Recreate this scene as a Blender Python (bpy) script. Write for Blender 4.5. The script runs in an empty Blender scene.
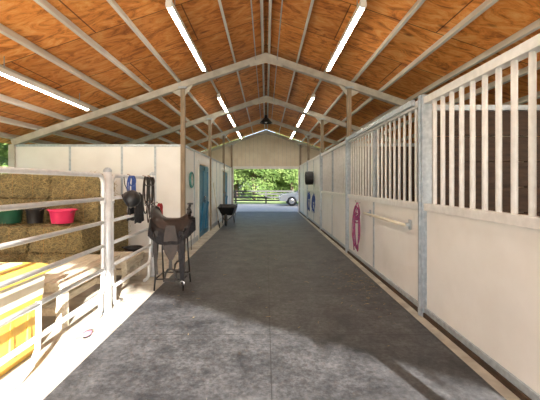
import bpy, bmesh, math, random
from mathutils import Vector, Matrix, noise
random.seed(7)
V=Vector
scene=bpy.context.scene

# ------------------------------------------------------------ materials
def mat(name,c1,c2=None,scale=8,stretch=(1,1,1),rough=.6,metal=0,bump=0,detail=6,lo=.35,hi=.65,bscale=None):
    m=bpy.data.materials.new(name); m.use_nodes=True
    nt=m.node_tree; b=nt.nodes['Principled BSDF']
    b.inputs['Roughness'].default_value=rough; b.inputs['Metallic'].default_value=metal
    c2=c2 or tuple(min(1,x*.8) for x in c1)
    tc=nt.nodes.new('ShaderNodeTexCoord'); mp=nt.nodes.new('ShaderNodeMapping')
    mp.inputs['Scale'].default_value=stretch
    nt.links.new(tc.outputs['Object'],mp.inputs['Vector'])
    n=nt.nodes.new('ShaderNodeTexNoise'); n.inputs['Scale'].default_value=scale; n.inputs['Detail'].default_value=detail
    nt.links.new(mp.outputs['Vector'],n.inputs['Vector'])
    r=nt.nodes.new('ShaderNodeValToRGB')
    r.color_ramp.elements[0].position=lo; r.color_ramp.elements[1].position=hi
    r.color_ramp.elements[0].color=(*c2,1); r.color_ramp.elements[1].color=(*c1,1)
    nt.links.new(n.outputs['Fac'],r.inputs['Fac']); nt.links.new(r.outputs['Color'],b.inputs['Base Color'])
    if bump:
        n2=n
        if bscale:
            n2=nt.nodes.new('ShaderNodeTexNoise'); n2.inputs['Scale'].default_value=bscale; n2.inputs['Detail'].default_value=8
            nt.links.new(mp.outputs['Vector'],n2.inputs['Vector'])
        bp=nt.nodes.new('ShaderNodeBump'); bp.inputs['Strength'].default_value=bump; bp.inputs['Distance'].default_value=.02
        nt.links.new(n2.outputs['Fac'],bp.inputs['Height']); nt.links.new(bp.outputs['Normal'],b.inputs['Normal'])
    return m
def emit(name,c,s):
    m=bpy.data.materials.new(name); m.use_nodes=True; b=m.node_tree.nodes['Principled BSDF']
    b.inputs['Base Color'].default_value=(*c,1); b.inputs['Emission Color'].default_value=(*c,1); b.inputs['Emission Strength'].default_value=s
    return m

M_white=mat('painted_panel',(.85,.85,.83),(.79,.785,.76),2.5,rough=.45,lo=.3,hi=.6)
M_cream=mat('cream_siding',(.74,.66,.52),(.66,.57,.43),3,rough=.6)
M_trim=mat('white_trim',(.84,.83,.80),(.78,.77,.73),6,rough=.4)
M_galv=mat('galvanised_steel',(.52,.58,.63),(.37,.43,.49),18,rough=.38,metal=.4)
M_purlin=mat('galvanised_purlin',(.78,.77,.72),(.60,.58,.53),6,stretch=(1,.2,1),rough=.5,metal=.05)
M_frame=mat('painted_frame_steel',(.58,.54,.47),(.44,.40,.34),5,rough=.5)
M_pipe=mat('pipe_white_metal',(.78,.80,.82),(.66,.68,.70),14,rough=.35,metal=.2)
M_bar=mat('bar_white_metal',(.84,.84,.83),(.74,.74,.73),14,rough=.35,metal=.1)
M_post=mat('weathered_post',(.32,.24,.16),(.19,.14,.09),6,stretch=(8,8,.6),rough=.7)
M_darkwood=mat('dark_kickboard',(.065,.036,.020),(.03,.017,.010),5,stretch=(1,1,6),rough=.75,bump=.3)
M_conc=mat('concrete',(.50,.46,.39),(.33,.30,.25),5,rough=.85,bump=.2,bscale=60)
M_bluedoor=mat('blue_paint',(.028,.17,.30),(.020,.13,.24),4,rough=.4)
M_tealrim=mat('teal_disc',(.10,.32,.30),(.06,.22,.20),20,rough=.5)
M_yellow=mat('yellow_plastic',(.68,.43,.08),(.58,.35,.05),5,rough=.4)
M_lid=mat('cream_lid',(.74,.70,.58),(.64,.59,.46),5,rough=.4)
M_bench=mat('painted_bench_wood',(.66,.59,.47),(.48,.41,.30),6,stretch=(6,1,6),rough=.6)
M_leather=mat('dark_leather',(.026,.018,.016),(.010,.008,.008),14,rough=.38,bump=.15)
M_leather2=mat('brown_leather',(.036,.021,.016),(.017,.011,.009),14,rough=.4)
M_black=mat('black_plastic',(.018,.018,.020),(.010,.010,.011),10,rough=.4)
M_felt=mat('saddle_pad_felt',(.028,.027,.030),(.014,.013,.015),30,rough=.95,bump=.4)
M_steel=mat('bright_steel',(.65,.65,.66),(.5,.5,.5),20,rough=.25,metal=.9)
M_pink=mat('pink_plastic',(.80,.04,.15),(.70,.03,.12),6,rough=.4)
M_mauve=mat('mauve_rubber',(.34,.17,.24),(.28,.12,.18),6,rough=.6)
M_red=mat('red_webbing',(.50,.03,.04),(.36,.02,.03),20,rough=.7)
M_green=mat('green_plastic',(.015,.10,.055),(.012,.07,.04),8,rough=.4)
M_blue=mat('blue_webbing',(.04,.10,.36),(.03,.07,.26),20,rough=.7)
M_purple=mat('magenta_rope',(.42,.07,.18),(.14,.04,.15),60,rough=.8,lo=.45,hi=.55)
M_straw=mat('straw',(.48,.36,.16),(.30,.21,.08),12,rough=.8)
M_hay=mat('hay',(.34,.275,.125),(.10,.08,.04),26,stretch=(1,1,3),rough=.95,bump=1,lo=.3,hi=.7,bscale=70)
M_twine=mat('orange_twine',(.5,.25,.07),rough=.8)
M_bark=mat('bark',(.14,.10,.07),(.07,.05,.035),8,stretch=(1,1,.2),rough=.9,bump=.5)
M_grass=mat('grass',(.24,.30,.11),(.14,.20,.06),.6,rough=.95)
M_gravel=mat('gravel',(.52,.49,.45),(.40,.38,.34),9,rough=.95,bump=.2,bscale=40)
M_fence=mat('black_fence_paint',(.015,.015,.015),(.01,.01,.01),6,rough=.6)
M_car=mat('silver_car_paint',(.52,.55,.58),(.5,.53,.56),2,rough=.2,metal=.5)
M_glass=mat('dark_glass',(.03,.04,.05),(.03,.04,.05),2,rough=.08)
M_tyre=mat('tyre_rubber',(.02,.02,.02),rough=.8)
M_tube=emit('fluorescent_tube',(1,.93,.80),30)
M_leaf=mat('leaf_green',(.20,.27,.08),(.06,.12,.028),1.2,rough=.6)
def leaf_translucent():
    nt=M_leaf.node_tree; b=nt.nodes['Principled BSDF']; out=nt.nodes['Material Output']
    tr=nt.nodes.new('ShaderNodeBsdfTranslucent'); tr.inputs['Color'].default_value=(.23,.31,.09,1)
    mx=nt.nodes.new('ShaderNodeMixShader'); mx.inputs[0].default_value=.35
    nt.links.new(b.outputs[0],mx.inputs[1]); nt.links.new(tr.outputs[0],mx.inputs[2]); nt.links.new(mx.outputs[0],out.inputs['Surface'])
leaf_translucent()

def plywood():
    m=bpy.data.materials.new('plywood_sheathing'); m.use_nodes=True; nt=m.node_tree; b=nt.nodes['Principled BSDF']
    b.inputs['Roughness'].default_value=.6
    tc=nt.nodes.new('ShaderNodeTexCoord')
    mp=nt.nodes.new('ShaderNodeMapping'); mp.inputs['Scale'].default_value=(.8,1.8,1)
    nt.links.new(tc.outputs['Object'],mp.inputs['Vector'])
    n=nt.nodes.new('ShaderNodeTexNoise'); n.inputs['Scale'].default_value=2.6; n.inputs['Detail'].default_value=9; n.inputs['Roughness'].default_value=.70; n.inputs['Distortion'].default_value=1.6
    nt.links.new(mp.outputs['Vector'],n.inputs['Vector'])
    r=nt.nodes.new('ShaderNodeValToRGB'); e=r.color_ramp.elements
    e[0].position=.34; e[0].color=(.34,.095,.016,1); e[1].position=.70; e[1].color=(.97,.56,.21,1)
    k=e.new(.50); k.color=(.84,.31,.060,1)
    nt.links.new(n.outputs['Fac'],r.inputs['Fac'])
    br=nt.nodes.new('ShaderNodeTexBrick'); br.inputs['Scale'].default_value=1
    br.inputs['Brick Width'].default_value=2.44; br.inputs['Row Height'].default_value=1.22
    br.inputs['Mortar Size'].default_value=.009; br.inputs['Mortar Smooth'].default_value=.1
    br.inputs['Color1'].default_value=(1,1,1,1); br.inputs['Color2'].default_value=(.76,.71,.66,1); br.inputs['Mortar'].default_value=(.22,.17,.13,1)
    nt.links.new(tc.outputs['Object'],br.inputs['Vector'])
    vo=nt.nodes.new('ShaderNodeTexVoronoi'); vo.inputs['Scale'].default_value=1.7
    nt.links.new(mp.outputs['Vector'],vo.inputs['Vector'])
    kr=nt.nodes.new('ShaderNodeValToRGB'); kr.color_ramp.elements[0].position=.04; kr.color_ramp.elements[0].color=(.30,.20,.14,1); kr.color_ramp.elements[1].position=.14; kr.color_ramp.elements[1].color=(1,1,1,1)
    nt.links.new(vo.outputs['Distance'],kr.inputs['Fac'])
    mx=nt.nodes.new('ShaderNodeMix'); mx.data_type='RGBA'; mx.blend_type='MULTIPLY'; mx.inputs[0].default_value=1
    nt.links.new(r.outputs['Color'],mx.inputs[6]); nt.links.new(br.outputs['Color'],mx.inputs[7])
    m2=nt.nodes.new('ShaderNodeMix'); m2.data_type='RGBA'; m2.blend_type='MULTIPLY'; m2.inputs[0].default_value=1
    nt.links.new(mx.outputs[2],m2.inputs[6]); nt.links.new(kr.outputs['Color'],m2.inputs[7])
    nt.links.new(m2.outputs[2],b.inputs['Base Color'])
    return m
M_ply=plywood()
def rubber():
    m=bpy.data.materials.new('rubber_mats'); m.use_nodes=True; nt=m.node_tree; b=nt.nodes['Principled BSDF']
    b.inputs['Roughness'].default_value=.55
    tc=nt.nodes.new('ShaderNodeTexCoord')
    n=nt.nodes.new('ShaderNodeTexNoise'); n.inputs['Scale'].default_value=2.0; n.inputs['Detail'].default_value=14; n.inputs['Roughness'].default_value=.80
    nt.links.new(tc.outputs['Object'],n.inputs['Vector'])
    r=nt.nodes.new('ShaderNodeValToRGB'); e=r.color_ramp.elements
    e[0].position=.38; e[0].color=(.012,.013,.016,1); e[1].position=.66; e[1].color=(.088,.088,.092,1)
    nt.links.new(n.outputs['Fac'],r.inputs['Fac'])
    n3=nt.nodes.new('ShaderNodeTexNoise'); n3.inputs['Scale'].default_value=26; n3.inputs['Detail'].default_value=6; n3.inputs['Roughness'].default_value=.7
    nt.links.new(tc.outputs['Object'],n3.inputs['Vector'])
    r3=nt.nodes.new('ShaderNodeValToRGB'); r3.color_ramp.elements[0].position=.35; r3.color_ramp.elements[0].color=(.50,.50,.50,1); r3.color_ramp.elements[1].position=.65; r3.color_ramp.elements[1].color=(1.5,1.5,1.5,1)
    nt.links.new(n3.outputs['Fac'],r3.inputs['Fac'])
    mp=nt.nodes.new('ShaderNodeMapping'); mp.inputs['Location'].default_value=(-.04,.3,0)
    nt.links.new(tc.outputs['Object'],mp.inputs['Vector'])
    br=nt.nodes.new('ShaderNodeTexBrick'); br.inputs['Scale'].default_value=1; br.offset=0
    br.inputs['Brick Width'].default_value=1.6; br.inputs['Row Height'].default_value=1.22
    br.inputs['Mortar Size'].default_value=.006; br.inputs['Mortar Smooth'].default_value=.3
    br.inputs['Color1'].default_value=(1,1,1,1); br.inputs['Color2'].default_value=(.82,.82,.82,1); br.inputs['Mortar'].default_value=(.4,.4,.4,1)
    nt.links.new(mp.outputs['Vector'],br.inputs['Vector'])
    a=nt.nodes.new('ShaderNodeMix'); a.data_type='RGBA'; a.blend_type='MULTIPLY'; a.inputs[0].default_value=1
    c=nt.nodes.new('ShaderNodeMix'); c.data_type='RGBA'; c.blend_type='MULTIPLY'; c.inputs[0].default_value=1
    nt.links.new(r.outputs['Color'],a.inputs[6]); nt.links.new(r3.outputs['Color'],a.inputs[7])
    nt.links.new(a.outputs[2],c.inputs[6]); nt.links.new(br.outputs['Color'],c.inputs[7])
    nt.links.new(c.outputs[2],b.inputs['Base Color'])
    bp=nt.nodes.new('ShaderNodeBump'); bp.inputs['Strength'].default_value=.3; bp.inputs['Distance'].default_value=.008
    nt.links.new(n3.outputs['Fac'],bp.inputs['Height']); nt.links.new(bp.outputs['Normal'],b.inputs['Normal'])
    return m
M_rubber=rubber()

# ------------------------------------------------------------ mesh builder
class MB:
    def __init__(s,name): s.name=name; s.v=[]; s.f=[]; s.mi=[]; s.mats=[]; s.sm=[]
    def m(s,mt):
        if mt not in s.mats: s.mats.append(mt)
        return s.mats.index(mt)
    def add(s,vs,fs,mt,smooth=False):
        o=len(s.v); s.v+= [tuple(v) for v in vs]; k=s.m(mt)
        for f in fs: s.f.append(tuple(o+i for i in f)); s.mi.append(k); s.sm.append(smooth)
    def box(s,a,b,mt,rot=None,piv=None):
        x0,y0,z0=a; x1,y1,z1=b
        vs=[V((x,y,z)) for z in (z0,z1) for y in (y0,y1) for x in (x0,x1)]
        if rot is not None:
            p=V(piv) if piv else (V(a)+V(b))/2
            vs=[rot@(v-p)+p for v in vs]
        s.add(vs,[(0,2,3,1),(4,5,7,6),(0,1,5,4),(2,6,7,3),(0,4,6,2),(1,3,7,5)],mt)
    def beam(s,p0,p1,w,h,mt,up=V((0,0,1))):
        p0=V(p0);p1=V(p1); d=(p1-p0).normalized(); sx=d.cross(up).normalized(); sz=sx.cross(d)
        vs=[]
        for p in (p0,p1):
            for a,b in ((-1,-1),(1,-1),(1,1),(-1,1)): vs.append(p+sx*a*w/2+sz*b*h/2)
        s.add(vs,[(0,3,2,1),(4,5,6,7),(0,1,5,4),(1,2,6,5),(2,3,7,6),(3,0,4,7)],mt)
    def tube(s,pts,r,mt,n=10,closed=False,flat=1):
        pts=[V(p) for p in pts]; N=len(pts); rs=r if isinstance(r,(list,tuple)) else [r]*N
        vs=[];fs=[]; prev=None
        for i,p in enumerate(pts):
            if closed: d=(pts[(i+1)%N]-pts[i-1])
            else: d=(pts[min(i+1,N-1)]-pts[max(i-1,0)])
            d=d.normalized() if d.length>1e-9 else V((0,0,1))
            if prev is None:
                a=d.orthogonal().normalized()
                if abs(d.z)<.9: a=d.cross(V((0,0,1))).normalized()
            else:
                a=(prev-d*prev.dot(d))
                a=a.normalized() if a.length>1e-6 else d.orthogonal().normalized()
            prev=a; b=d.cross(a)
            for k in range(n):
                t=2*math.pi*k/n; vs.append(p+a*math.cos(t)*rs[i]*flat+b*math.sin(t)*rs[i])
        M=N if closed else N-1
        for i in range(M):
            j=(i+1)%N
            for k in range(n): fs.append((i*n+k,i*n+(k+1)%n,j*n+(k+1)%n,j*n+k))
        if not closed: fs.append(tuple(range(n-1,-1,-1))); fs.append(tuple((N-1)*n+k for k in range(n)))
        s.add(vs,fs,mt,True)
    def cyl(s,p0,p1,r,mt,n=14): s.tube([p0,p1],r,mt,n)
    def strap(s,pts,w,t,mt,side=V((0,1,0))):
        pts=[V(p) for p in pts]; N=len(pts); vs=[]; fs=[]
        for i,p in enumerate(pts):
            d=(pts[min(i+1,N-1)]-pts[max(i-1,0)]).normalized(); sd=(side-d*side.dot(d)).normalized(); nn=d.cross(sd)
            for a,b in ((-1,-1),(1,-1),(1,1),(-1,1)): vs.append(p+sd*a*w/2+nn*b*t/2)
        for i in range(N-1):
            for k in range(4): fs.append((i*4+k,i*4+(k+1)%4,(i+1)*4+(k+1)%4,(i+1)*4+k))
        fs.append((3,2,1,0)); fs.append(tuple((N-1)*4+k for k in range(4)))
        s.add(vs,fs,mt)
    def lathe(s,c,prof,mt,n=24,axis='z',sx=1,sy=1):
        c=V(c); vs=[];fs=[]
        for r,h in prof:
            for k in range(n):
                t=2*math.pi*k/n; x,y=r*math.cos(t)*sx,r*math.sin(t)*sy
                vs.append(c+(V((x,y,h)) if axis=='z' else V((h,x,y)) if axis=='x' else V((x,h,y))))
        for i in range(len(prof)-1):
            for k in range(n): fs.append((i*n+k,i*n+(k+1)%n,(i+1)*n+(k+1)%n,(i+1)*n+k))
        s.add(vs,fs,mt,True)
    def prism(s,poly,y0,y1,mt,plane='xz'):
        n=len(poly)
        def P(a,b,c): return (a,c,b) if plane=='xz' else (c,a,b)
        vs=[P(a,b,y0) for a,b in poly]+[P(a,b,y1) for a,b in poly]
        fs=[tuple(range(n)),tuple(range(2*n-1,n-1,-1))]+[(i,(i+1)%n,n+(i+1)%n,n+i) for i in range(n)]
        s.add(vs,fs,mt)
    def done(s,bevel=0,parent=None):
        me=bpy.data.meshes.new(s.name); me.from_pydata(s.v,[],s.f); me.update()
        for m in s.mats: me.materials.append(m)
        for p,i,sm in zip(me.polygons,s.mi,s.sm): p.material_index=i; p.use_smooth=sm
        bm=bmesh.new(); bm.from_mesh(me); bmesh.ops.recalc_face_normals(bm,faces=bm.faces); bm.to_mesh(me); bm.free()
        o=bpy.data.objects.new(s.name,me); scene.collection.objects.link(o)
        if bevel:
            b=o.modifiers.new('bevel','BEVEL'); b.width=bevel; b.segments=2; b.limit_method='ANGLE'; b.angle_limit=math.radians(50)
        if parent: o.parent=parent
        return o

# ------------------------------------------------------------ layout
AW=1.82; SL=3.57; Y1=3.89; YS=[Y1+SL*i for i in range(5)]
YE=YS[4]; Y0=-5.4; OW=5.55; SLOPE=.34; RIDGE=4.5
def roof(x): return RIDGE-SLOPE*abs(x)
ang=math.atan(SLOPE)

g=MB('ground')
g.add([(-90,-60,-.06),(90,-60,-.06),(90,130,-.06),(-90,130,-.06)],[(0,1,2,3)],M_grass); g.done()
d=MB('driveway_gravel'); d.add([(-12,YE+.3,-.045),(12,YE+.3,-.045),(12,26.3,-.045),(-12,26.3,-.045)],[(0,1,2,3)],M_gravel)
d.add([(-9,-22,-.045),(9,-22,-.045),(9,Y0,-.045),(-9,Y0,-.045)],[(0,1,2,3)],M_gravel); d.done()
f=MB('floor'); f.box((-OW,Y0,-.15),(OW,YE+.3,0),M_conc); f.done()
f=MB('rubber_aisle_mat'); f.box((-1.54,Y0+.2,.0),(1.66,YE+.2,.014),M_rubber); f.done(.004)

c=MB('ceiling')
for sgn in (-1,1):
    xe=sgn*(OW+.5); t=.03
    vs=[(0,Y0,RIDGE),(xe,Y0,roof(xe)),(xe,YE+.5,roof(xe)),(0,YE+.5,RIDGE)]
    vs+=[(a,b,z+t) for a,b,z in vs]
    c.add(vs,[(0,1,2,3),(7,6,5,4),(0,4,5,1),(1,5,6,2),(2,6,7,3)],M_ply)
c.done()
c=MB('roof_metal_cladding')
for sgn in (-1,1):
    xe=sgn*(OW+.6); t=.04
    vs=[(0,Y0-.05,RIDGE+.05),(xe,Y0-.05,roof(xe)+.05),(xe,YE+.55,roof(xe)+.05),(0,YE+.55,RIDGE+.05)]
    vs+=[(a,b,z+t) for a,b,z in vs]
    c.add(vs,[(0,1,2,3),(7,6,5,4),(0,4,5,1),(1,5,6,2),(2,6,7,3)],M_galv)
c.done()
p=MB('roof_purlins')
for sgn in (-1,1):
    nrm=V((sgn*math.sin(ang),0,math.cos(ang)))
    for x in (.09,.70,1.32,1.94,2.56,3.18,3.80,4.42,5.04,5.6):
        h=.11; xx=sgn*x
        cc=V((xx,0,roof(xx)))-nrm*(h/2+.002)
        p.beam((cc.x,Y0+.02,cc.z),(cc.x,YE-.06,cc.z),.020,h,M_purlin,up=nrm)
        c2=V((xx,0,roof(xx)))-nrm*(h)
        p.beam((c2.x+sgn*.014,Y0+.02,c2.z),(c2.x+sgn*.014,YE-.06,c2.z),.038,.008,M_purlin,up=nrm)
p.done()
def frame(y,name='roof_frame'):
    o=MB(name)
    for sgn in (-1,1):
        off=.14; h=.14
        def P(x,e=0): return V((sgn*x,y,roof(x)-off-h/2-e))
        nrm=V((sgn*math.sin(ang),0,math.cos(ang)))
        o.beam(P(0),P(OW),.10,h,M_frame,up=nrm)
        o.beam(P(0,h/2),P(OW,h/2),.14,.014,M_frame,up=nrm)
        top=roof(AW)-off-h
        o.box((sgn*AW-.045,y-.045,0),(sgn*AW+.045,y+.045,top),M_post)
        o.box((sgn*OW-.06,y-.06,0),(sgn*OW+.06,y+.06,roof(OW)-off-h+.02),M_frame)
        zt=roof(AW)-off-h
        o.prism([(sgn*(AW-.24),roof(AW-.24)-off-h),(sgn*(AW+.24),roof(AW+.24)-off-h),(sgn*AW,zt-.22)],y-.012,y+.012,M_frame)
        o.box((sgn*AW-.09,y-.08,zt-.02),(sgn*AW+.09,y+.08,zt+.02),M_galv)
    o.prism([(-.35,roof(.35)-.14),(0,RIDGE-.14),(.35,roof(.35)-.14),(.35,roof(.35)-.33),(0,RIDGE-.36),(-.35,roof(.35)-.33)],y-.065,y-.052,M_frame)
    o.done()
for y in (YS[1],YS[2],YS[3],YE-.14,.3): frame(y)

# ------------------------------------------------------------ end wall
w=MB('wall_far')
hz=2.32
for (x0,x1,yb) in ((-OW,-AW-.02,0),(AW+.02,OW,0)):
    poly=[(x0,0),(x1,0),(x1,roof(x1)-.13),(x0,roof(x0)-.13)]
    w.prism(poly,YE,YE+.12,M_cream)
w.prism([(-AW-.02,hz),(AW+.02,hz),(AW+.02,roof(AW)-.13),(0,RIDGE-.13),(-AW-.02,roof(AW)-.13)],YE,YE+.12,M_cream)
for i in range(-8,9):
    x=i*.22
    w.box((x-.006,YE-.008,hz+.12),(x+.006,YE,roof(x)-.15),M_frame)
w.done()
t=MB('trim_1'); t.box((-AW-.02,YE-.03,hz-.02),(AW+.02,YE,hz+.12),M_trim)
t.box((-AW-.0,YE-.03,0),(-AW+.09,YE+.0,hz-.02),M_trim); t.box((AW-.09,YE-.03,0),(AW,YE,hz-.02),M_trim); t.done(.004)

w=MB('wall_left'); w.box((-OW-.12,Y0,0),(-OW-.06,YE,1.35),M_cream); w.box((-OW-.13,Y0,1.35),(-OW-.05,YE,1.43),M_trim); w.done()
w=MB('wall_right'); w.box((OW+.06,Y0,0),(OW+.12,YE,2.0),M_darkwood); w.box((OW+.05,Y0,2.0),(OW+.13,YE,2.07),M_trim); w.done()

H=2.32
w=MB('wall_tack_room')
w.box((-OW-.05,YS[1],0),(-AW,YS[1]+.08,H),M_white)
for x in (-4.3,-3.16,-2.43): w.box((x-.022,YS[1]-.012,0),(x+.022,YS[1],H),M_galv)
w.box((-OW-.05,YS[1]-.02,H),(-AW+.02,YS[1]+.1,H+.05),M_galv)
w.done()
w=MB('wall_aisle_left')
xl=-AW
doors=[(9.15,10.75),(14.1,15.9)]
segs=[(YS[1]+.08,9.15),(10.75,14.1),(15.9,YE-.02)]
for a,b in segs: w.box((xl-.08,a,0),(xl,b,H),M_white)
for a,b in doors: w.box((xl-.08,a,2.14),(xl,b,H),M_white)
for y in (YS[1]+.1,8.6,11.6,12.5,13.4,16.8,YS[2],YS[3]):
    w.box((xl,y-.03,0.0),(xl+.012,y+.03,H),M_galv)
w.box((xl-.1,YS[1]+.1,H),(xl+.02,YE-.03,H+.05),M_galv)
w.box((xl,YS[1]+.05,.0),(xl+.015,9.05,.14),M_galv); w.box((xl,10.85,0),(xl+.015,14.0,.14),M_galv); w.box((xl,16.0,0),(xl+.015,YE-.05,.14),M_galv)
w.done()
def bluedoor(name,a,b):
    o=MB(name); x=xl
    o.box((x-.07,a+.03,.02),(x-.01,b-.03,2.03),M_bluedoor)
    mid=(a+b)/2
    for (p,q) in ((a+.05,mid-.02),(mid+.02,b-.05)):
        for z0,z1 in ((.06,.16),(.98,1.1),(1.88,2.0)): o.box((x-.01,p,z0),(x+.012,q,z1),M_bluedoor)
        for yy in (p,q-.09): o.box((x-.01,yy,.06),(x+.012,yy+.09,2.0),M_bluedoor)
        o.beam((x+.002,p+.1,.2),(x+.002,q-.1,.95),.02,.09,M_bluedoor,up=V((1,0,0)))
    o.box((x+.001,a-.08,0),(x+.025,a+.03,2.05),M_trim); o.box((x+.001,b-.03,0),(x+.025,b+.08,2.05),M_trim); o.box((x+.001,a-.08,2.05),(x+.025,b+.08,2.15),M_trim)
    o.cyl((x+.05,mid-.08,.95),(x+.05,mid-.08,1.15),.012,M_steel); o.cyl((x+.01,mid-.08,.97),(x+.05,mid-.08,.97),.008,M_steel); o.cyl((x+.01,mid-.08,1.13),(x+.05,mid-.08,1.13),.008,M_steel)
    o.done()
bluedoor('door_1',*doors[0]); bluedoor('door_2',*doors[1])
o=MB('round_wall_clock'); cx=(xl+.005,8.2,1.60)
o.lathe(cx,[(0,.0),(.19,.0),(.2,.02),(.19,.045),(.165,.05),(.16,.025),(0,.025)],M_tealrim,axis='x',n=28)
o.lathe((xl+.031,8.2,1.60),[(.158,0),(.0,.002)],M_trim,axis='x',n=28)
o.box((xl+.034,8.195,1.60),(xl+.037,8.205,1.71),M_black); o.box((xl+.034,8.2,1.595),(xl+.037,8.28,1.605),M_black); o.done()

# ------------------------------------------------------------ right stall fronts
def stall(y0,y1,mode,name='stall_front',mids=True,br=.019):
    o=MB(name); x=AW; top=2.45; mid=1.24
    o.box((x-.06,y0-.055,0),(x+.055,y0+.055,top+.06),M_galv)
    o.box((x-.075,y0-.02,0),(x-.055,y0+.02,top+.06),M_galv)
    a=y0+.055; b=y1-.055
    o.box((x-.035,a,.05),(x+.035,b,.11),M_galv)
    o.box((x-.045,a,mid-.04),(x+.045,b,mid+.04),M_bar)
    o.box((x-.045,a,top-.05),(x+.045,b,top+.03),M_bar)
    o.box((x-.02,a,.11),(x+.02,b,mid-.035),M_white)
    for yy in (a+.0,b-.03): o.box((x-.032,yy,.11),(x+.032,yy+.03,mid-.035),M_galv)
    if mode=='bars' or mode=='door':
        n=int((b-a)/.165)
        for i in range(1,n):
            yy=a+(b-a)*i/n
            o.cyl((x,yy,mid+.02),(x,yy,top-.03),br,M_bar,12)
        if mids: o.box((x-.03,(a+b)/2-.03,.11),(x+.03,(a+b)/2+.03,top-.05),M_galv)
    else:
        o.box((x-.02,a,mid+.03),(x+.02,b,top-.05),M_white)
        o.box((x-.03,(a+b)/2-.03,.11),(x+.03,(a+b)/2+.03,top-.05),M_galv)
    if mode=='door':
        o.box((x-.09,a+.1,top-.02),(x-.045,b,top+.05),M_galv)
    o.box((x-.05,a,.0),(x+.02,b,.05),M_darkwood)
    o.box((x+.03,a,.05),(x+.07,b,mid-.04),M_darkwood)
    return o
stall(2.10,Y1,'bars',mids=False,br=.023).done(.004)
for i,mode in enumerate(('door','bars','solid','solid')):
    stall(YS[i],YS[i+1],mode).done(.004)
for y in (Y1,YS[1],YS[2],YS[3]):
    o=MB('stall_divider_wall')
    yy=y-.02 if y==Y1 else y+.08
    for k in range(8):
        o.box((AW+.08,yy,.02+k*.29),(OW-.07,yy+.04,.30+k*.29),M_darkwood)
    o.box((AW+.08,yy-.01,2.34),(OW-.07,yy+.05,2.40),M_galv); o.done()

o=MB('blanket_bar'); xb=AW-.13
o.cyl((xb,4.15,1.0),(xb,5.85,1.0),.021,M_lid)
for yy in (4.2,5.8): o.beam((AW-.035,yy,1.0),(xb,yy,1.0),.03,.04,M_galv); o.box((AW-.05,yy-.03,.94),(AW-.036,yy+.03,1.06),M_galv)
o.done()
def halter(name,c,mt,ropelen=.75,coil=True):
    o=MB(name); c=V(c); dv=V((-.32,.95,0))
    def ring(off,cz,ry,rz,r,dx=0,n=28,m=mt,ph=0):
        o.tube([c+dv*(off+ry*math.cos(2*math.pi*k/n))+V((dx+.01*math.sin(4*math.pi*k/n+ph),0,cz+rz*math.sin(2*math.pi*k/n))) for k in range(n)],r,m,8,closed=True)
    o.tube([c+V((.07,0,0)),c+V((0,0,0)),c+V((-.02,0,.02)),c+V((-.03,0,.05))],.006,M_steel,8)
    ring(0,-.14,.075,.14,.011,.01); ring(.02,-.28,.06,.09,.011,.012)
    for k in range(3): o.lathe(c+V((-.01,(.07,-.07,.02)[k],(-.2,-.22,-.36)[k])),[(.012,-.004),(.02,-.004),(.02,.004),(.012,.004),(.012,-.004)],M_steel,axis='x',n=12)
    if coil:
        for j in range(5):
            r=.12-.016*j; L=ropelen*.48+.02*j
            ring(.012*j-.03,-L-.01,r,L-.03-.012*j,.0085,.0+.012*j-.03,ph=j*1.1)
        for j in range(4):
            zz=-ropelen*.30-.020*j
            o.tube([c+dv*(.045*math.cos(t))+V((.03*math.sin(t),.012*math.sin(t),zz)) for t in [2*math.pi*k/14 for k in range(14)]],.010,mt,8,closed=True)
        o.tube([c+V((-.03,.04,-.4)),c+V((-.05,.07,-.62)),c+V((-.04,.03,-ropelen-.04))],.010,mt,8)
    return o.done()
halter('purple_halter_and_lead_rope',(AW-.14,6.3,1.15),M_purple,.84)
halter('blue_halter',(AW-.14,13.3,1.2),M_blue,.7)
halter('blue_halter',(AW-.14,12.0,1.15),M_blue,.6)
o=MB('barn_fan'); cy=12.6
o.box((AW-.30,cy-.02,1.95),(AW-.04,cy+.02,1.98),M_galv)
for xx in (AW-.34,AW-.10): o.lathe((xx,cy,1.72),[(.235,-.012),(.255,0),(.235,.012),(.22,0),(.235,-.012)],M_black,axis='x',n=24)
o.lathe((AW-.34,cy,1.72),[(.245,0),(.25,.12),(.245,.24)],M_black,axis='x',n=24)
for k in range(5):
    t=k*2*math.pi/5
    o.beam((AW-.22,cy,1.72),(AW-.22,cy+.2*math.cos(t),1.72+.2*math.sin(t)),.02,.10,M_black,up=V((1,.4,0)))
for k in range(12):
    t=k*math.pi/6; o.cyl((AW-.35,cy,1.72),(AW-.345,cy+.24*math.cos(t),1.72+.24*math.sin(t)),.004,M_black,6)
o.lathe((AW-.36,cy,1.72),[(0,0),(.06,.0),(.06,.2),(0,.2)],M_black,axis='x',n=16)
o.cyl((AW-.22,cy,1.97),(AW-.22,cy,1.95),.02,M_galv); o.done()

# ------------------------------------------------------------ lights
def strip(x,y0,y1):
    o=MB('fluorescent_light_strip'); z=roof(x)-.24
    o.box((x-.040,y0,z),(x+.040,y1,z+.05),M_trim)
    for s in (-1,1): o.beam((x+s*.040,y0,z+.0),(x+s*.040,y1,z+.0),.008,.05,M_trim)
    for s in (-.019,.019): o.cyl((x+s,y0+.02,z-.022),(x+s,y1-.02,z-.022),.015,M_tube,10)
    for yy in (y0,y1-.02): o.box((x-.038,yy,z-.045),(x+.038,yy+.02,z),M_trim)
    for yy in (y0+.3,y1-.3): o.cyl((x,yy,z+.05),(x,yy,roof(x)-.005),.006,M_galv,6)
    o.done()
for x in (-1.26,1.26):
    for a,b in ((.6,3.0),(4.4,6.9),(9.0,10.9),(11.3,13.6),(14.9,17.2)): strip(x,a,b)
strip(-3.62,4.4,6.9); strip(-3.62,.6,3.0); strip(3.62,.6,3.0)
o=MB('hanging_barn_lamp')
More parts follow.
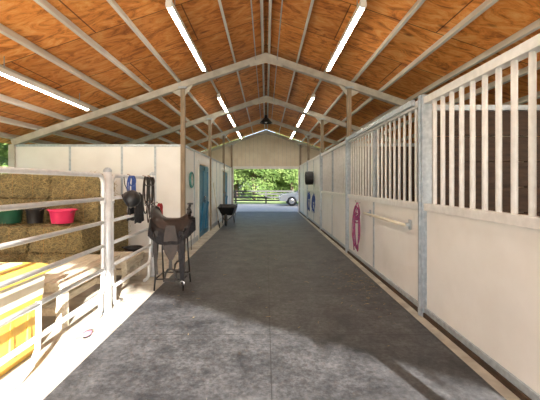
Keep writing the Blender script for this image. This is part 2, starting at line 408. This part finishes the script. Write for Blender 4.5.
o.cyl((0,12.4,RIDGE-.1),(0,12.4,4.0),.012,M_black,8)
o.lathe((0,12.4,3.72),[(.0,.3),(.05,.29),(.06,.2),(.1,.16),(.2,.05),(.24,0),(.22,0),(.18,.05),(.0,.14)],M_black,n=24)
o.lathe((0,12.4,3.76),[(0,-.05),(.04,-.03),(.05,.01),(.03,.06)],M_trim,n=14); o.done()
o=MB('electrical_conduit')
for x in (-.22,.24): o.cyl((x,Y0+.1,RIDGE-.30+.0),(x,YS[3],RIDGE-.30),.010,M_galv,8)
o.done()

# ------------------------------------------------------------ pipe gate (left)
GX=-1.86
def pipepanel(y0,y1,name):
    o=MB(name); hs=[1.60,1.33,1.06,.79,.52,.25]; R=.024
    c=.10
    pts=[]
    for (cy,cz,a0) in ((y1-c,1.60-c,0),(y0+c,1.60-c,90),(y0+c,.25+c,180),(y1-c,.25+c,270)):
        for k in range(6):
            t=math.radians(a0+k*18); pts.append((GX,cy+c*math.cos(t),cz+c*math.sin(t)))
    o.tube(pts,R,M_pipe,12,closed=True)
    for h in hs[1:-1]: o.cyl((GX,y0,h),(GX,y1,h),R*.92,M_pipe,12)
    for yy,s in ((y0+.06,1),(y1-.06,-1)):
        o.tube([(GX,yy,.28),(GX,yy,.10),(GX,yy+s*.02,.04),(GX,yy+s*.08,.022),(GX,yy+s*.2,.022)],R,M_pipe,12)
    for z in (.5,1.3):
        o.cyl((GX,y0,z-.03),(GX,y0,z+.03),.032,M_pipe,12); o.cyl((GX,y1,z-.03),(GX,y1,z+.03),.032,M_pipe,12)
    return o
o=pipepanel(-.35,3.88,'pipe_corral_panel')
o.tube([(GX,2.78,.54),(GX,2.78,.30),(GX+.005,2.76,.16),(GX+.01,2.68,.06),(GX+.01,2.56,.022),(GX+.01,2.3,.022)],.022,M_pipe,12)
o.box((GX-.012,1.3,.25),(GX+.012,1.35,1.60),M_pipe)
o.done()
pipepanel(4.10,5.46,'pipe_corral_panel').done()
for y,h in ((3.99,1.66),(5.57,1.66)):
    o=MB('gate_post'); o.cyl((GX,y,0),(GX,y,h),.046,M_pipe,16); o.lathe((GX,y,h),[(.048,-.02),(.048,.005),(.025,.03),(0,.035)],M_galv,n=16)
    o.box((GX-.08,y-.08,0),(GX+.08,y+.08,.012),M_galv)
    o.done()

# ------------------------------------------------------------ hay
def hay_stack():
    o=MB('hay_bale_stack'); rnd=random.Random(3)
    strands=[]
    def bale(x0,y0,z0,lx,ly,lz):
        bm=bmesh.new(); bmesh.ops.create_cube(bm,size=1); bmesh.ops.subdivide_edges(bm,edges=bm.edges,cuts=7,use_grid_fill=True)
        c=V((x0+lx/2,y0+ly/2,z0+lz/2))
        for v in bm.verts:
            p=V((v.co.x*lx,v.co.y*ly,v.co.z*lz))
            q=V((v.co.x*2,v.co.y*2,v.co.z*2)); k=sum(1 for a in q if abs(a)>.95)
            if k>=2: p*= .955
            nn=noise.noise((c+p)*5)*.035+noise.noise((c+p)*16)*.022
            d=V((v.co.x,v.co.y,v.co.z)).normalized()
            p+=d*nn
            v.co=c+p
        bm.verts.ensure_lookup_table()
        o.add([v.co.copy() for v in bm.verts],[[v.index for v in f.verts] for f in bm.faces],M_hay,False); bm.free()
        for fx in (.3,.7):
            X=x0+lx*fx; e=.006
            o.tube([(X,y0-e,z0+.02),(X,y0-e,z0+lz-.01),(X,y0+.02,z0+lz+e),(X,y0+ly-.02,z0+lz+e)],.003,M_twine,5)
        for i in range(520):
            side=rnd.random()
            if side<.55: p=V((x0+rnd.random()*lx,y0-.005,z0+rnd.random()*lz)); n=V((0,-1,0))
            elif side<.75: p=V((x0+lx+.004,y0+rnd.random()*ly,z0+rnd.random()*lz)); n=V((1,0,0))
            else: p=V((x0+rnd.random()*lx,y0+rnd.random()*ly,z0+lz)); n=V((0,0,1))
            d=V((rnd.uniform(-1,1),rnd.uniform(-1,1),rnd.uniform(-1,.4))); d-=n*d.dot(n); d=(d.normalized()+n*rnd.uniform(.02,.6)).normalized()
            L=rnd.uniform(.04,.15); s=d.cross(n).normalized()*.0025
            strands.append((p-s,p+s,p+d*L+s,p+d*L-s))
    bw=.88; bh=.415
    for r in range(2):
        for k in range(3):
            bale(-5.48+k*bw+(.03 if r%2 else 0),5.25,.0+r*bh+.02,bw-.015,.5,bh-.012)
    for r in range(4):
        for k in range(3):
            bale(-5.48+k*bw+(.02 if r%2 else 0),5.80,.02+r*bh,bw-.015,.62,bh-.012)
    for r in range(4):
        for k in range(2 if r>2 else 3): bale(-5.48+k*bw,6.47,.02+r*bh,bw-.015,.62,bh-.012)
    for k in range(2): bale(-5.44+k*bw*.95,4.66,.02,bw-.015,.52,bh-.01)
    # loose hay spilled at the foot of the stack
    for i in range(2600):
        a=rnd.random(); px=rnd.uniform(-5.3,-2.75); py=4.95-abs(rnd.gauss(0,.28)) if px>-3.8 else 4.5-abs(rnd.gauss(0,.3)); 
        pz=.005+max(0,.16-(5.0-py)*.22)*rnd.random() if px>-3.8 else .01+.05*rnd.random()
        d=V((rnd.uniform(-1,1),rnd.uniform(-1,1),rnd.uniform(0,.35))).normalized(); s=d.cross(V((0,0,1))).normalized()*.0025; L=rnd.uniform(.04,.14)
        p=V((px,py+.25,pz)); strands.append((p-s,p+s,p+d*L+s,p+d*L-s))
    vs=[];fs=[]
    for i,q in enumerate(strands): vs+=q; fs.append((4*i,4*i+1,4*i+2,4*i+3))
    o.add(vs,fs,M_straw); o.done()
hay_stack()
def bucket(name,x,y,z,r,h,mt):
    o=MB(name)
    o.lathe((x,y,z),[(0,.0),(r*.80,.0),(r*.82,.01),(r*.97,h*.88),(r*1.05,h*.9),(r*1.06,h),(r*.98,h),(r*.95,h*.85),(r*.78,.02),(0,.02)],mt,n=28)
    for s in (-1,1):
        o.tube([(x+s*r*1.0,y-.03,z+h*.95),(x+s*(r+.04),y-.03,z+h*.97),(x+s*(r+.045),y,z+h*.98),(x+s*(r+.04),y+.03,z+h*.97),(x+s*r*1.0,y+.03,z+h*.95)],.008,mt,8)
    n=12
    o.tube([(x-r*math.cos(math.pi*k/n),y-.02-r*.5*math.sin(math.pi*k/n),z+h*.93-.0-r*.35*math.sin(math.pi*k/n)) for k in range(n+1)],.005,M_steel,6)
    return o.done()
bucket('pink_bucket',-3.28,5.48,.872,.19,.22,M_pink)
bucket('green_bucket',-4.12,5.48,.872,.18,.26,M_green)
bucket('black_bucket',-3.72,5.48,.872,.13,.24,M_black)
bucket('black_bucket',-2.50,6.4,.0,.16,.32,M_black)

o=MB('yellow_feed_bin')
x0,x1,y0,y1=-2.74,-2.01,2.52,3.10
def ringbox(z,e): return [V((x0-e,y0-e,z)),V((x1+e,y0-e,z)),V((x1+e,y1+e,z)),V((x0-e,y1+e,z))]
vs=ringbox(0.0,-.05)+ringbox(.50,-.015)
o.add(vs,[(0,3,2,1),(4,5,6,7),(0,1,5,4),(1,2,6,5),(2,3,7,6),(3,0,4,7)],M_yellow)
vs=ringbox(.50,-.012)+ringbox(.70,0)
o.add(vs,[(0,3,2,1),(4,5,6,7),(0,1,5,4),(1,2,6,5),(2,3,7,6),(3,0,4,7)],M_lid)
for xx in (x0+.18,x0+.36,x0+.54):
    o.box((xx-.02,y0-.0,.10),(xx+.02,y0+.04,.48),M_yellow)
for yy in (y0+.2,y0+.4): o.box((x1-.06,yy-.02,.10),(x1-.02,yy+.02,.48),M_yellow)
vs=ringbox(.70,.03)+ringbox(.76,.03)+ringbox(.80,-.06)
fs=[(3,2,1,0)]
for k in (0,4):
    for i in range(4): fs.append((k+i,k+(i+1)%4,k+4+(i+1)%4,k+4+i))
fs.append((8,9,10,11)); o.add(vs,fs,M_yellow)
o.box((x0+.12,y0+.12,.80),(x1-.12,y1-.12,.812),M_lid)
o.box((x0+.28,y0-.06,.66),(x0+.45,y0-.02,.74),M_black)
o.done(.012)
def bench(name,x0,x1,y0,y1,h,n=4):
    o=MB(name); wd=(x1-x0)/n
    for k in range(n): o.box((x0+k*wd+.008,y0,h-.035),(x0+(k+1)*wd-.008,y1,h),M_bench)
    for yy in (y0+.1,y1-.19):
        for xx in (x0+.03,x1-.12): o.box((xx,yy,0),(xx+.09,yy+.09,h-.035),M_bench)
        o.box((x0+.02,yy+.02,h-.13),(x1-.02,yy+.06,h-.036),M_bench)
        o.box((x0+.05,yy+.03,.12),(x1-.05,yy+.07,.20),M_bench)
    for xx in (x0+.01,x1-.035): o.box((xx,y0+.03,h-.125),(xx+.025,y1-.03,h-.036),M_bench)
    o.box(((x0+x1)/2-.04,y0+.15,.12),((x0+x1)/2+.04,y1-.15,.2),M_bench)
    return o.done(.006)
bench('wooden_bench',-2.70,-2.06,3.42,4.85,.50)
bench('mounting_step',-2.62,-2.05,5.0,5.75,.36,3)
o=MB('grooming_brush'); bx,by=-1.76,3.35
o.lathe((bx,by,.022),[(0,.0),(.036,.0),(.040,.01),(.034,.022),(.0,.028)],M_mauve,n=20,sy=1.7)
for i in range(-3,4):
    for j in range(-5,6):
        if (i/3.5)**2+(j/5.5)**2<1: o.cyl((bx+i*.009,by+j*.010,.0),(bx+i*.009,by+j*.010,.024),.003,M_black,5)
o.done()

o=MB('riding_helmet'); hc=V((GX+.17,4.38,1.30))
R2=Matrix.Rotation(math.radians(62),4,'Y')
tmp=MB('t')
prof=[(.105,-.03),(.112,0),(.108,.05),(.088,.095),(.05,.12),(0,.13)]
tmp.lathe((0,0,0),prof,M_black,n=24,sy=1.18); tmp.lathe((0,0,0),[(.0,-.0),(.10,-.028),(.105,-.03)],M_black,n=24,sy=1.18)
tt=[math.pi*k/8 for k in range(9)]
tmp.add([V((.09*math.cos(t),-.11-.05*math.sin(t),-.02)) for t in tt]+[V((.09*math.cos(t),-.11-.05*math.sin(t),-.008)) for t in tt],
  [tuple(range(9)),tuple(range(17,8,-1))]+[(k,k+1,k+10,k+9) for k in range(8)],M_black)
o.add([hc-V((.06,0,0))+(R2@V(v)) for v in tmp.v],tmp.f,M_black,True)
o.strap([hc+V((-.08,0,.08)),hc+V((-.13,0,.20)),hc+V((-.14,0,.29))],.018,.004,M_black)
o.strap([hc+V((-.08,0,-.10)),hc+V((-.06,0,-.2)),hc+V((-.10,.03,-.1))],.015,.003,M_black)
o.done()
o=MB('saddle_blanket')
nx=14; prof=[(-.05,-.30),(-.045,-.2),(-.04,-.1),(-.034,.0),(0,.034),(.034,.0),(.042,-.1),(.05,-.2),(.055,-.33)]
vs=[];fs=[]
for i in range(nx+1):
    yy=4.70+.32*i/nx
    for j,(a,b) in enumerate(prof): vs.append((GX+a+.008*math.sin(i*1.3+b*7)*(1 if abs(b)>.1 else 0),yy,1.33+b*1.15+.012*math.sin(i*.6)*(1 if abs(b)>.25 else 0)))
for i in range(nx):
    for j in range(len(prof)-1): q=i*len(prof)+j; fs.append((q,q+1,q+1+len(prof),q+len(prof)))
o.add(vs,fs,M_felt,True); ob=o.done(); sm=ob.modifiers.new('solid','SOLIDIFY'); sm.thickness=.014; sm.offset=0
def bridle(name,c,mt,mt2,L=.6):
    o=MB(name); c=V(c)
    o.tube([c+V((-.05,0,-.03)),c+V((0,0,.0)),c+V((.04,0,-.02)),c+V((.05,0,-.05))],.007,M_steel,8)
    def loop(w,l,dx,dy):
        n=20; return [c+V((dx,dy+w*math.sin(2*math.pi*k/n),-.02-l*(1-math.cos(2*math.pi*k/n))/2)) for k in range(n+1)]
    o.strap(loop(.09,.42,.05,0),.02,.005,mt,side=V((1,0,0)))
    o.strap(loop(.11,.14,.06,.0),.018,.005,mt,side=V((1,0,0)))
    o.strap(loop(.06,L,.07,.02),.016,.005,mt,side=V((1,0,0)))
    o.strap(loop(.10,L*.8,.04,-.02),.016,.005,mt2,side=V((1,0,0)))
    o.lathe(c+V((.06,-.07,-.42)),[(.028,-.004),(.038,-.004),(.038,.004),(.028,.004),(.028,-.004)],M_steel,axis='x',n=16)
    o.lathe(c+V((.06,.08,-.42)),[(.028,-.004),(.038,-.004),(.038,.004),(.028,.004),(.028,-.004)],M_steel,axis='x',n=16)
    o.cyl(c+V((.06,-.05,-.42)),c+V((.06,.06,-.42)),.007,M_steel,8)
    return o.done()
bridle('leather_bridle',(GX,5.37,1.63),M_leather,M_leather2,.8)
bridle('leather_bridle',(GX,5.15,1.63),M_leather,M_black,.7)
bridle('blue_bridle',(GX,4.58,1.63),M_blue,M_blue,.40)
bridle('red_halter',(GX+.06,5.60,1.20),M_red,M_red,.45)

# ------------------------------------------------------------ saddle on rack
sx,sy=-1.34,4.90
e=bpy.data.objects.new('saddle_on_stand',None); scene.collection.objects.link(e)
o=MB('saddle')
def grid(fn,nu,nv,mt,thick=.012):
    vs=[fn(i/nu*2-1,j/nv*2-1) for i in range(nu+1) for j in range(nv+1)]
    n=len(vs); fs=[(i*(nv+1)+j,i*(nv+1)+j+1,(i+1)*(nv+1)+j+1,(i+1)*(nv+1)+j) for i in range(nu) for j in range(nv)]
    top=vs; bot=[V(v)-V((0,0,thick)) for v in vs]
    o.add(top,fs,mt,True); o.add(bot,[tuple(reversed(f)) for f in fs],mt,True)
def seat(u,v):
    z=1.04+.13*max(0,-u)**3+.10*max(0,u)**3-.035*(1-u*u)
    w=.17-.06*u
    a=v*1.25
    return V((sx+.24*u-.03*max(0,-u)**2*(1-abs(v)),sy+w*math.sin(a)*1.05,z-(.13)*(1-math.cos(a))*1.5))
grid(seat,22,18,M_leather2)
def skirt(u,v):
    s=abs(v)
    drop=.30*max(0,s-.25)**1.2*1.35
    rnd=(1-.6*max(0,abs(u)-.5)/.5*max(0,s-.4)/.6)
    return V((sx+.29*u*(1-.2*s*abs(u)),sy+.05*math.copysign(1,v)*min(1,s*4)+.2*v,1.005-drop*rnd*1.15+.03*u*u))
grid(skirt,18,18,M_leather)
def pad(u,v):
    s=abs(v); rnd=(1-.35*max(0,abs(u)-.5)/.5)
    return V((sx+.31*u*(1-.12*s),sy+.05*math.copysign(1,v)*min(1,s*4)+.215*v,.985-.33*rnd*max(0,s-.2)**1.1*1.15+.025*u*u+.006*math.sin(9*u)))
grid(pad,18,20,M_felt,.02)
o.tube([seat(-1,v/8-1) for v in range(0,17)],[.012+.012*math.sin(math.pi*v/16) for v in range(17)],M_leather,8)
o.tube([seat(.98,v/8-1) for v in range(3,14)],.022,M_leather,8)
o.tube([(sx+.22,sy,1.12),(sx+.235,sy,1.17),(sx+.245,sy,1.205)],[.028,.018,.02],M_leather,10)
o.lathe((sx+.248,sy,1.205),[(0,.0),(.04,.0),(.045,.01),(.038,.022),(0,.026)],M_leather,n=18)
for s in (-1,1):
    fy=sy+s*.245
    poly=[(sx-.03,.93),(sx+.09,.93),(sx+.13,.74),(sx+.12,.56),(sx+.065,.46),(sx+.01,.46),(sx-.055,.58),(sx-.06,.77)]
    o.prism(poly,fy-.006,fy+.006,M_leather2)
    o.strap([(sx+.035,fy,.48),(sx+.035,fy+s*.01,.34)],.045,.01,M_leather,side=V((1,0,0)))
    dz=-.06
    o.tube([V((sx+.033,fy+s*.01,.40+dz)),V((sx-.005,fy,.385+dz)),V((sx-.035,fy,.34+dz)),V((sx-.045,fy,.25+dz)),V((sx+.11,fy,.25+dz)),V((sx+.10,fy,.34+dz)),V((sx+.07,fy,.385+dz)),V((sx+.033,fy+s*.01,.40+dz))],.016,M_leather,8)
    o.box((sx-.05,fy-.045,.235+dz),(sx+.115,fy+.045,.258+dz),M_leather)
    for q in (-.2,.2): o.strap([(sx+q,sy+s*.24,.84),(sx+q*1.02,sy+s*.25,.7),(sx+q*1.05,sy+s*.245,.5)],.012,.003,M_leather,side=V((1,0,0)))
o.strap([(sx+.17,sy-.22,.85),(sx+.19,sy-.25,.65),(sx+.18,sy-.245,.42),(sx+.19,sy-.235,.17)],.06,.008,M_felt,side=V((1,0,0)))
o.strap([(sx-.17,sy-.22,.85),(sx-.18,sy-.25,.6),(sx-.16,sy-.245,.26)],.045,.006,M_leather,side=V((1,0,0)))
o.lathe((sx+.19,sy-.236,.14),[(.025,-.004),(.035,-.004),(.035,.004),(.025,.004),(.025,-.004)],M_steel,axis='y',n=14)
o.done(parent=e)
o=MB('stand')
for s in (-1,1):
    o.cyl((sx-.26,sy+s*.07,.95),(sx+.26,sy+s*.07,.95),.014,M_black,10)
    for q in (-1,1):
        o.tube([(sx+q*.18,sy+s*.07,.95),(sx+q*.19,sy+s*.12,.5),(sx+q*.20,sy+s*.22,.028)],.012,M_black,10)
    o.cyl((sx-.20,sy+s*.19,.18),(sx+.20,sy+s*.19,.18),.010,M_black,8)
for q in (-1,1):
    o.cyl((sx+q*.18,sy-.07,.95),(sx+q*.18,sy+.07,.95),.012,M_black,8); o.cyl((sx+q*.196,sy-.19,.18),(sx+q*.196,sy+.19,.18),.01,M_black,8)
o.done(parent=e)

# ------------------------------------------------------------ wheelbarrow
o=MB('wheelbarrow'); wx,wy,wz=-1.42,12.6,.016
o.lathe((wx,wy-.55,.205+wz),[(.13,-.035),(.19,-.035),(.205,-.02),(.205,.02),(.19,.035),(.13,.035),(.13,-.035)],M_tyre,axis='x',n=22)
o.lathe((wx,wy-.55,.205+wz),[(0,-.02),(.13,-.015),(.13,.015),(0,.02)],M_steel,axis='x',n=16)
top=[V((wx-.30,wy-.52,.66)),V((wx+.30,wy-.52,.66)),V((wx+.34,wy+.38,.72)),V((wx-.34,wy+.38,.72))]
bot=[V((wx-.18,wy-.25,.36)),V((wx+.18,wy-.25,.36)),V((wx+.22,wy+.22,.38)),V((wx-.22,wy+.22,.38))]
o.add(bot+top,[(0,1,2,3),(0,4,5,1),(1,5,6,2),(2,6,7,3),(3,7,4,0)],M_black)
o.tube(top,.012,M_black,8,closed=True)
for s in (-1,1):
    o.tube([(wx+s*.06,wy-.55,.22),(wx+s*.2,wy-.1,.34),(wx+s*.27,wy+.4,.5),(wx+s*.28,wy+.85,.62)],.017,M_leather2,8)
    o.tube([(wx+s*.2,wy+.05,.36),(wx+s*.22,wy+.2,.031),(wx+s*.22,wy+.36,.031),(wx+s*.25,wy+.42,.48)],.014,M_black,8)
o.cyl((wx-.09,wy-.55,.22),(wx+.09,wy-.55,.22),.014,M_steel,8)
o.done()
o=MB('pitchfork')
o.cyl((-1.62,11.55,.25),(-1.785,11.5,1.55),.014,M_bench,8)
o.beam((-1.62,11.43,.25),(-1.62,11.67,.25),.02,.02,M_black)
for k in range(5): o.cyl((-1.62,11.45+k*.05,.25),(-1.57,11.45+k*.05,.005),.005,M_black,6)
o.done()
o=MB('straw_litter'); rnd=random.Random(5)
for i in range(420):
    a=rnd.random()
    if a<.45: x=rnd.gauss(1.35,.18); y=rnd.gauss(5.0,.6)
    elif a<.7: x=rnd.uniform(-1.8,-1.5); y=rnd.uniform(3,9)
    else: x=rnd.uniform(-1.4,1.55); y=rnd.uniform(3.2,12)
    if x>1.62 : x=1.58
    t=rnd.random()*3.14; L=rnd.uniform(.012,.03); z=.0165
    dx,dy=math.cos(t)*L,math.sin(t)*L; nx_,ny_=-math.sin(t)*.0014,math.cos(t)*.0014
    o.add([(x-dx-nx_,y-dy-ny_,z),(x+dx-nx_,y+dy-ny_,z),(x+dx+nx_,y+dy+ny_,z+.002),(x-dx+nx_,y-dy+ny_,z+.002)],[(0,1,2,3)],M_straw)
o.done()

# ------------------------------------------------------------ outside
o=MB('board_fence')
for k in range(-12,13):
    o.box((k*2.4-.06,26.94,-.06),(k*2.4+.06,27.06,1.0),M_fence)
for z in (.2,.45,.70,.93): o.box((-28.8,26.9,z-.06),(28.8,26.94,z+.06),M_fence)
o.done()
o=MB('car'); cx,cy=3.2,24.6; L=2.25
body=[(-L,.35),(-L,.62),(-L+.15,.80),(-1.15,.95),(-.55,1.42),(.2,1.5),(1.35,1.46),(2.0,1.0),(L,.92),(L,.35),(1.85,.32),(-1.9,.32)]
o.prism([(cx+a,b-.045) for a,b in body],cy-.85,cy+.85,M_car)
for s in (-1,1):
    yy=cy+s*.856
    o.prism([(cx-1.0,.93),(cx-.52,1.31),(cx+.1,1.37),(cx+.1,.93)],yy-.01,yy+.01,M_glass)
    o.prism([(cx+.17,.93),(cx+.17,1.37),(cx+1.25,1.33),(cx+1.65,.96)],yy-.01,yy+.01,M_glass)
    for wxx in (-1.4,1.35):
        o.lathe((cx+wxx,cy+s*.80,.29),[(0,-.09),(.30,-.09),(.335,-.06),(.335,.06),(.30,.09),(0,.09)],M_tyre,axis='y',n=24)
        o.lathe((cx+wxx,cy+s*.895,.29),[(0,-.01),(.19,-.01),(.2,.0),(0,.01)],M_steel,axis='y',n=16)
o.add([V((cx-1.13,cy-.7,.94)),V((cx-1.13,cy+.7,.94)),V((cx-.57,cy+.65,1.38)),V((cx-.57,cy-.65,1.38))],[(0,1,2,3)],M_glass)
o.box((cx-L-.02,cy-.8,.5),(cx-L+.05,cy-.5,.63),M_trim); o.box((cx-L-.02,cy+.5,.5),(cx-L+.05,cy+.8,.63),M_trim)
o.done(.03)

def tree_mesh(seed,h,r,n):
    rnd=random.Random(seed); o=MB('oak_tree')
    o.tube([(0,0,-.1),(.05,.03,h*.25),(-.05,.05,h*.5),(.05,0,h*.8)],[.22,.17,.12,.04],M_bark,10)
    clumps=[]
    for k in range(16):
        t=rnd.random()*6.28; z=h*rnd.uniform(.20,.95); rr=r*rnd.uniform(.25,.75)*(1-.4*abs(z/h-.5))
        c=V((rr*math.cos(t),rr*math.sin(t),z)); clumps.append((c,r*rnd.uniform(.32,.52)))
        o.tube([(0,0,z*.6),c*.5+V((0,0,z*.42)),c],[.07,.045,.02],M_bark,6)
    vs=[];fs=[]
    for i in range(n):
        c,cr=clumps[i%16]; d=V((rnd.gauss(0,1),rnd.gauss(0,1),rnd.gauss(0,1))).normalized()
        p=c+d*cr*rnd.uniform(.55,1.05); s=rnd.uniform(.07,.14)
        a=V((rnd.gauss(0,1),rnd.gauss(0,1),rnd.gauss(0,.6))).normalized(); b=a.orthogonal().normalized()
        q=len(vs); vs+=[p-a*s,p-b*s*.5,p+a*s,p+b*s*.5]; fs.append((q,q+1,q+2,q+3))
    o.add(vs,fs,M_leaf); return o.done()
t0=tree_mesh(1,5.5,2.6,12000); t0.location=(-5.5,33,0)
pos=[(-1.2,34,1.0),(2.6,33.5,.9),(6.5,34,1.1),(-9.5,34,1.1),(0.8,40,1.4),(-4,41,1.5),(5.5,41,1.4),(-14,35,1.2),(11,35,1.2),(-3.2,37,1.0),(4.6,37,1.0),(0.9,36,.8),
     (-12,13,1.1),(-13,7,1.2),(-12.5,2,1.0),(-14,20,1.2),(12,12,1.1),(13,6,1.2),(12.5,18,1.1)]
for i,(x,y,s) in enumerate(pos):
    ob=bpy.data.objects.new('oak_tree',t0.data); scene.collection.objects.link(ob); ob.location=(x,y,-.06); ob.scale=(s,s,s*random.uniform(.85,1.1)); ob.rotation_euler=(0,0,i*1.7)

# ------------------------------------------------------------ light
wd=bpy.data.worlds.new('world'); scene.world=wd; wd.use_nodes=True; nt=wd.node_tree
bg=nt.nodes['Background']; sky=nt.nodes.new('ShaderNodeTexSky'); sky.sky_type='NISHITA'; sky.sun_disc=False
sky.sun_elevation=math.radians(42); sky.sun_rotation=math.radians(160); sky.air_density=1.0; sky.dust_density=2.0
nt.links.new(sky.outputs[0],bg.inputs[0]); bg.inputs[1].default_value=.32
sl=bpy.data.lights.new('sun','SUN'); sl.energy=22.0; sl.angle=math.radians(.6); sl.color=(1,.96,.90)
so=bpy.data.objects.new('sun',sl); scene.collection.objects.link(so)
so.rotation_euler=V((-.8,2.54,-1)).to_track_quat('-Z','Y').to_euler()

cam=bpy.data.cameras.new('camera'); cam.sensor_width=36; cam.lens=36*340/540
cam.shift_x=4/540; cam.shift_y=-16/540; cam.clip_end=400; cam.clip_start=.05
co=bpy.data.objects.new('camera',cam); scene.collection.objects.link(co)
co.location=(0,0,1.5); co.rotation_euler=(math.radians(90),0,0)
scene.camera=co
scene.view_settings.view_transform='Standard'
scene.view_settings.exposure=0.5
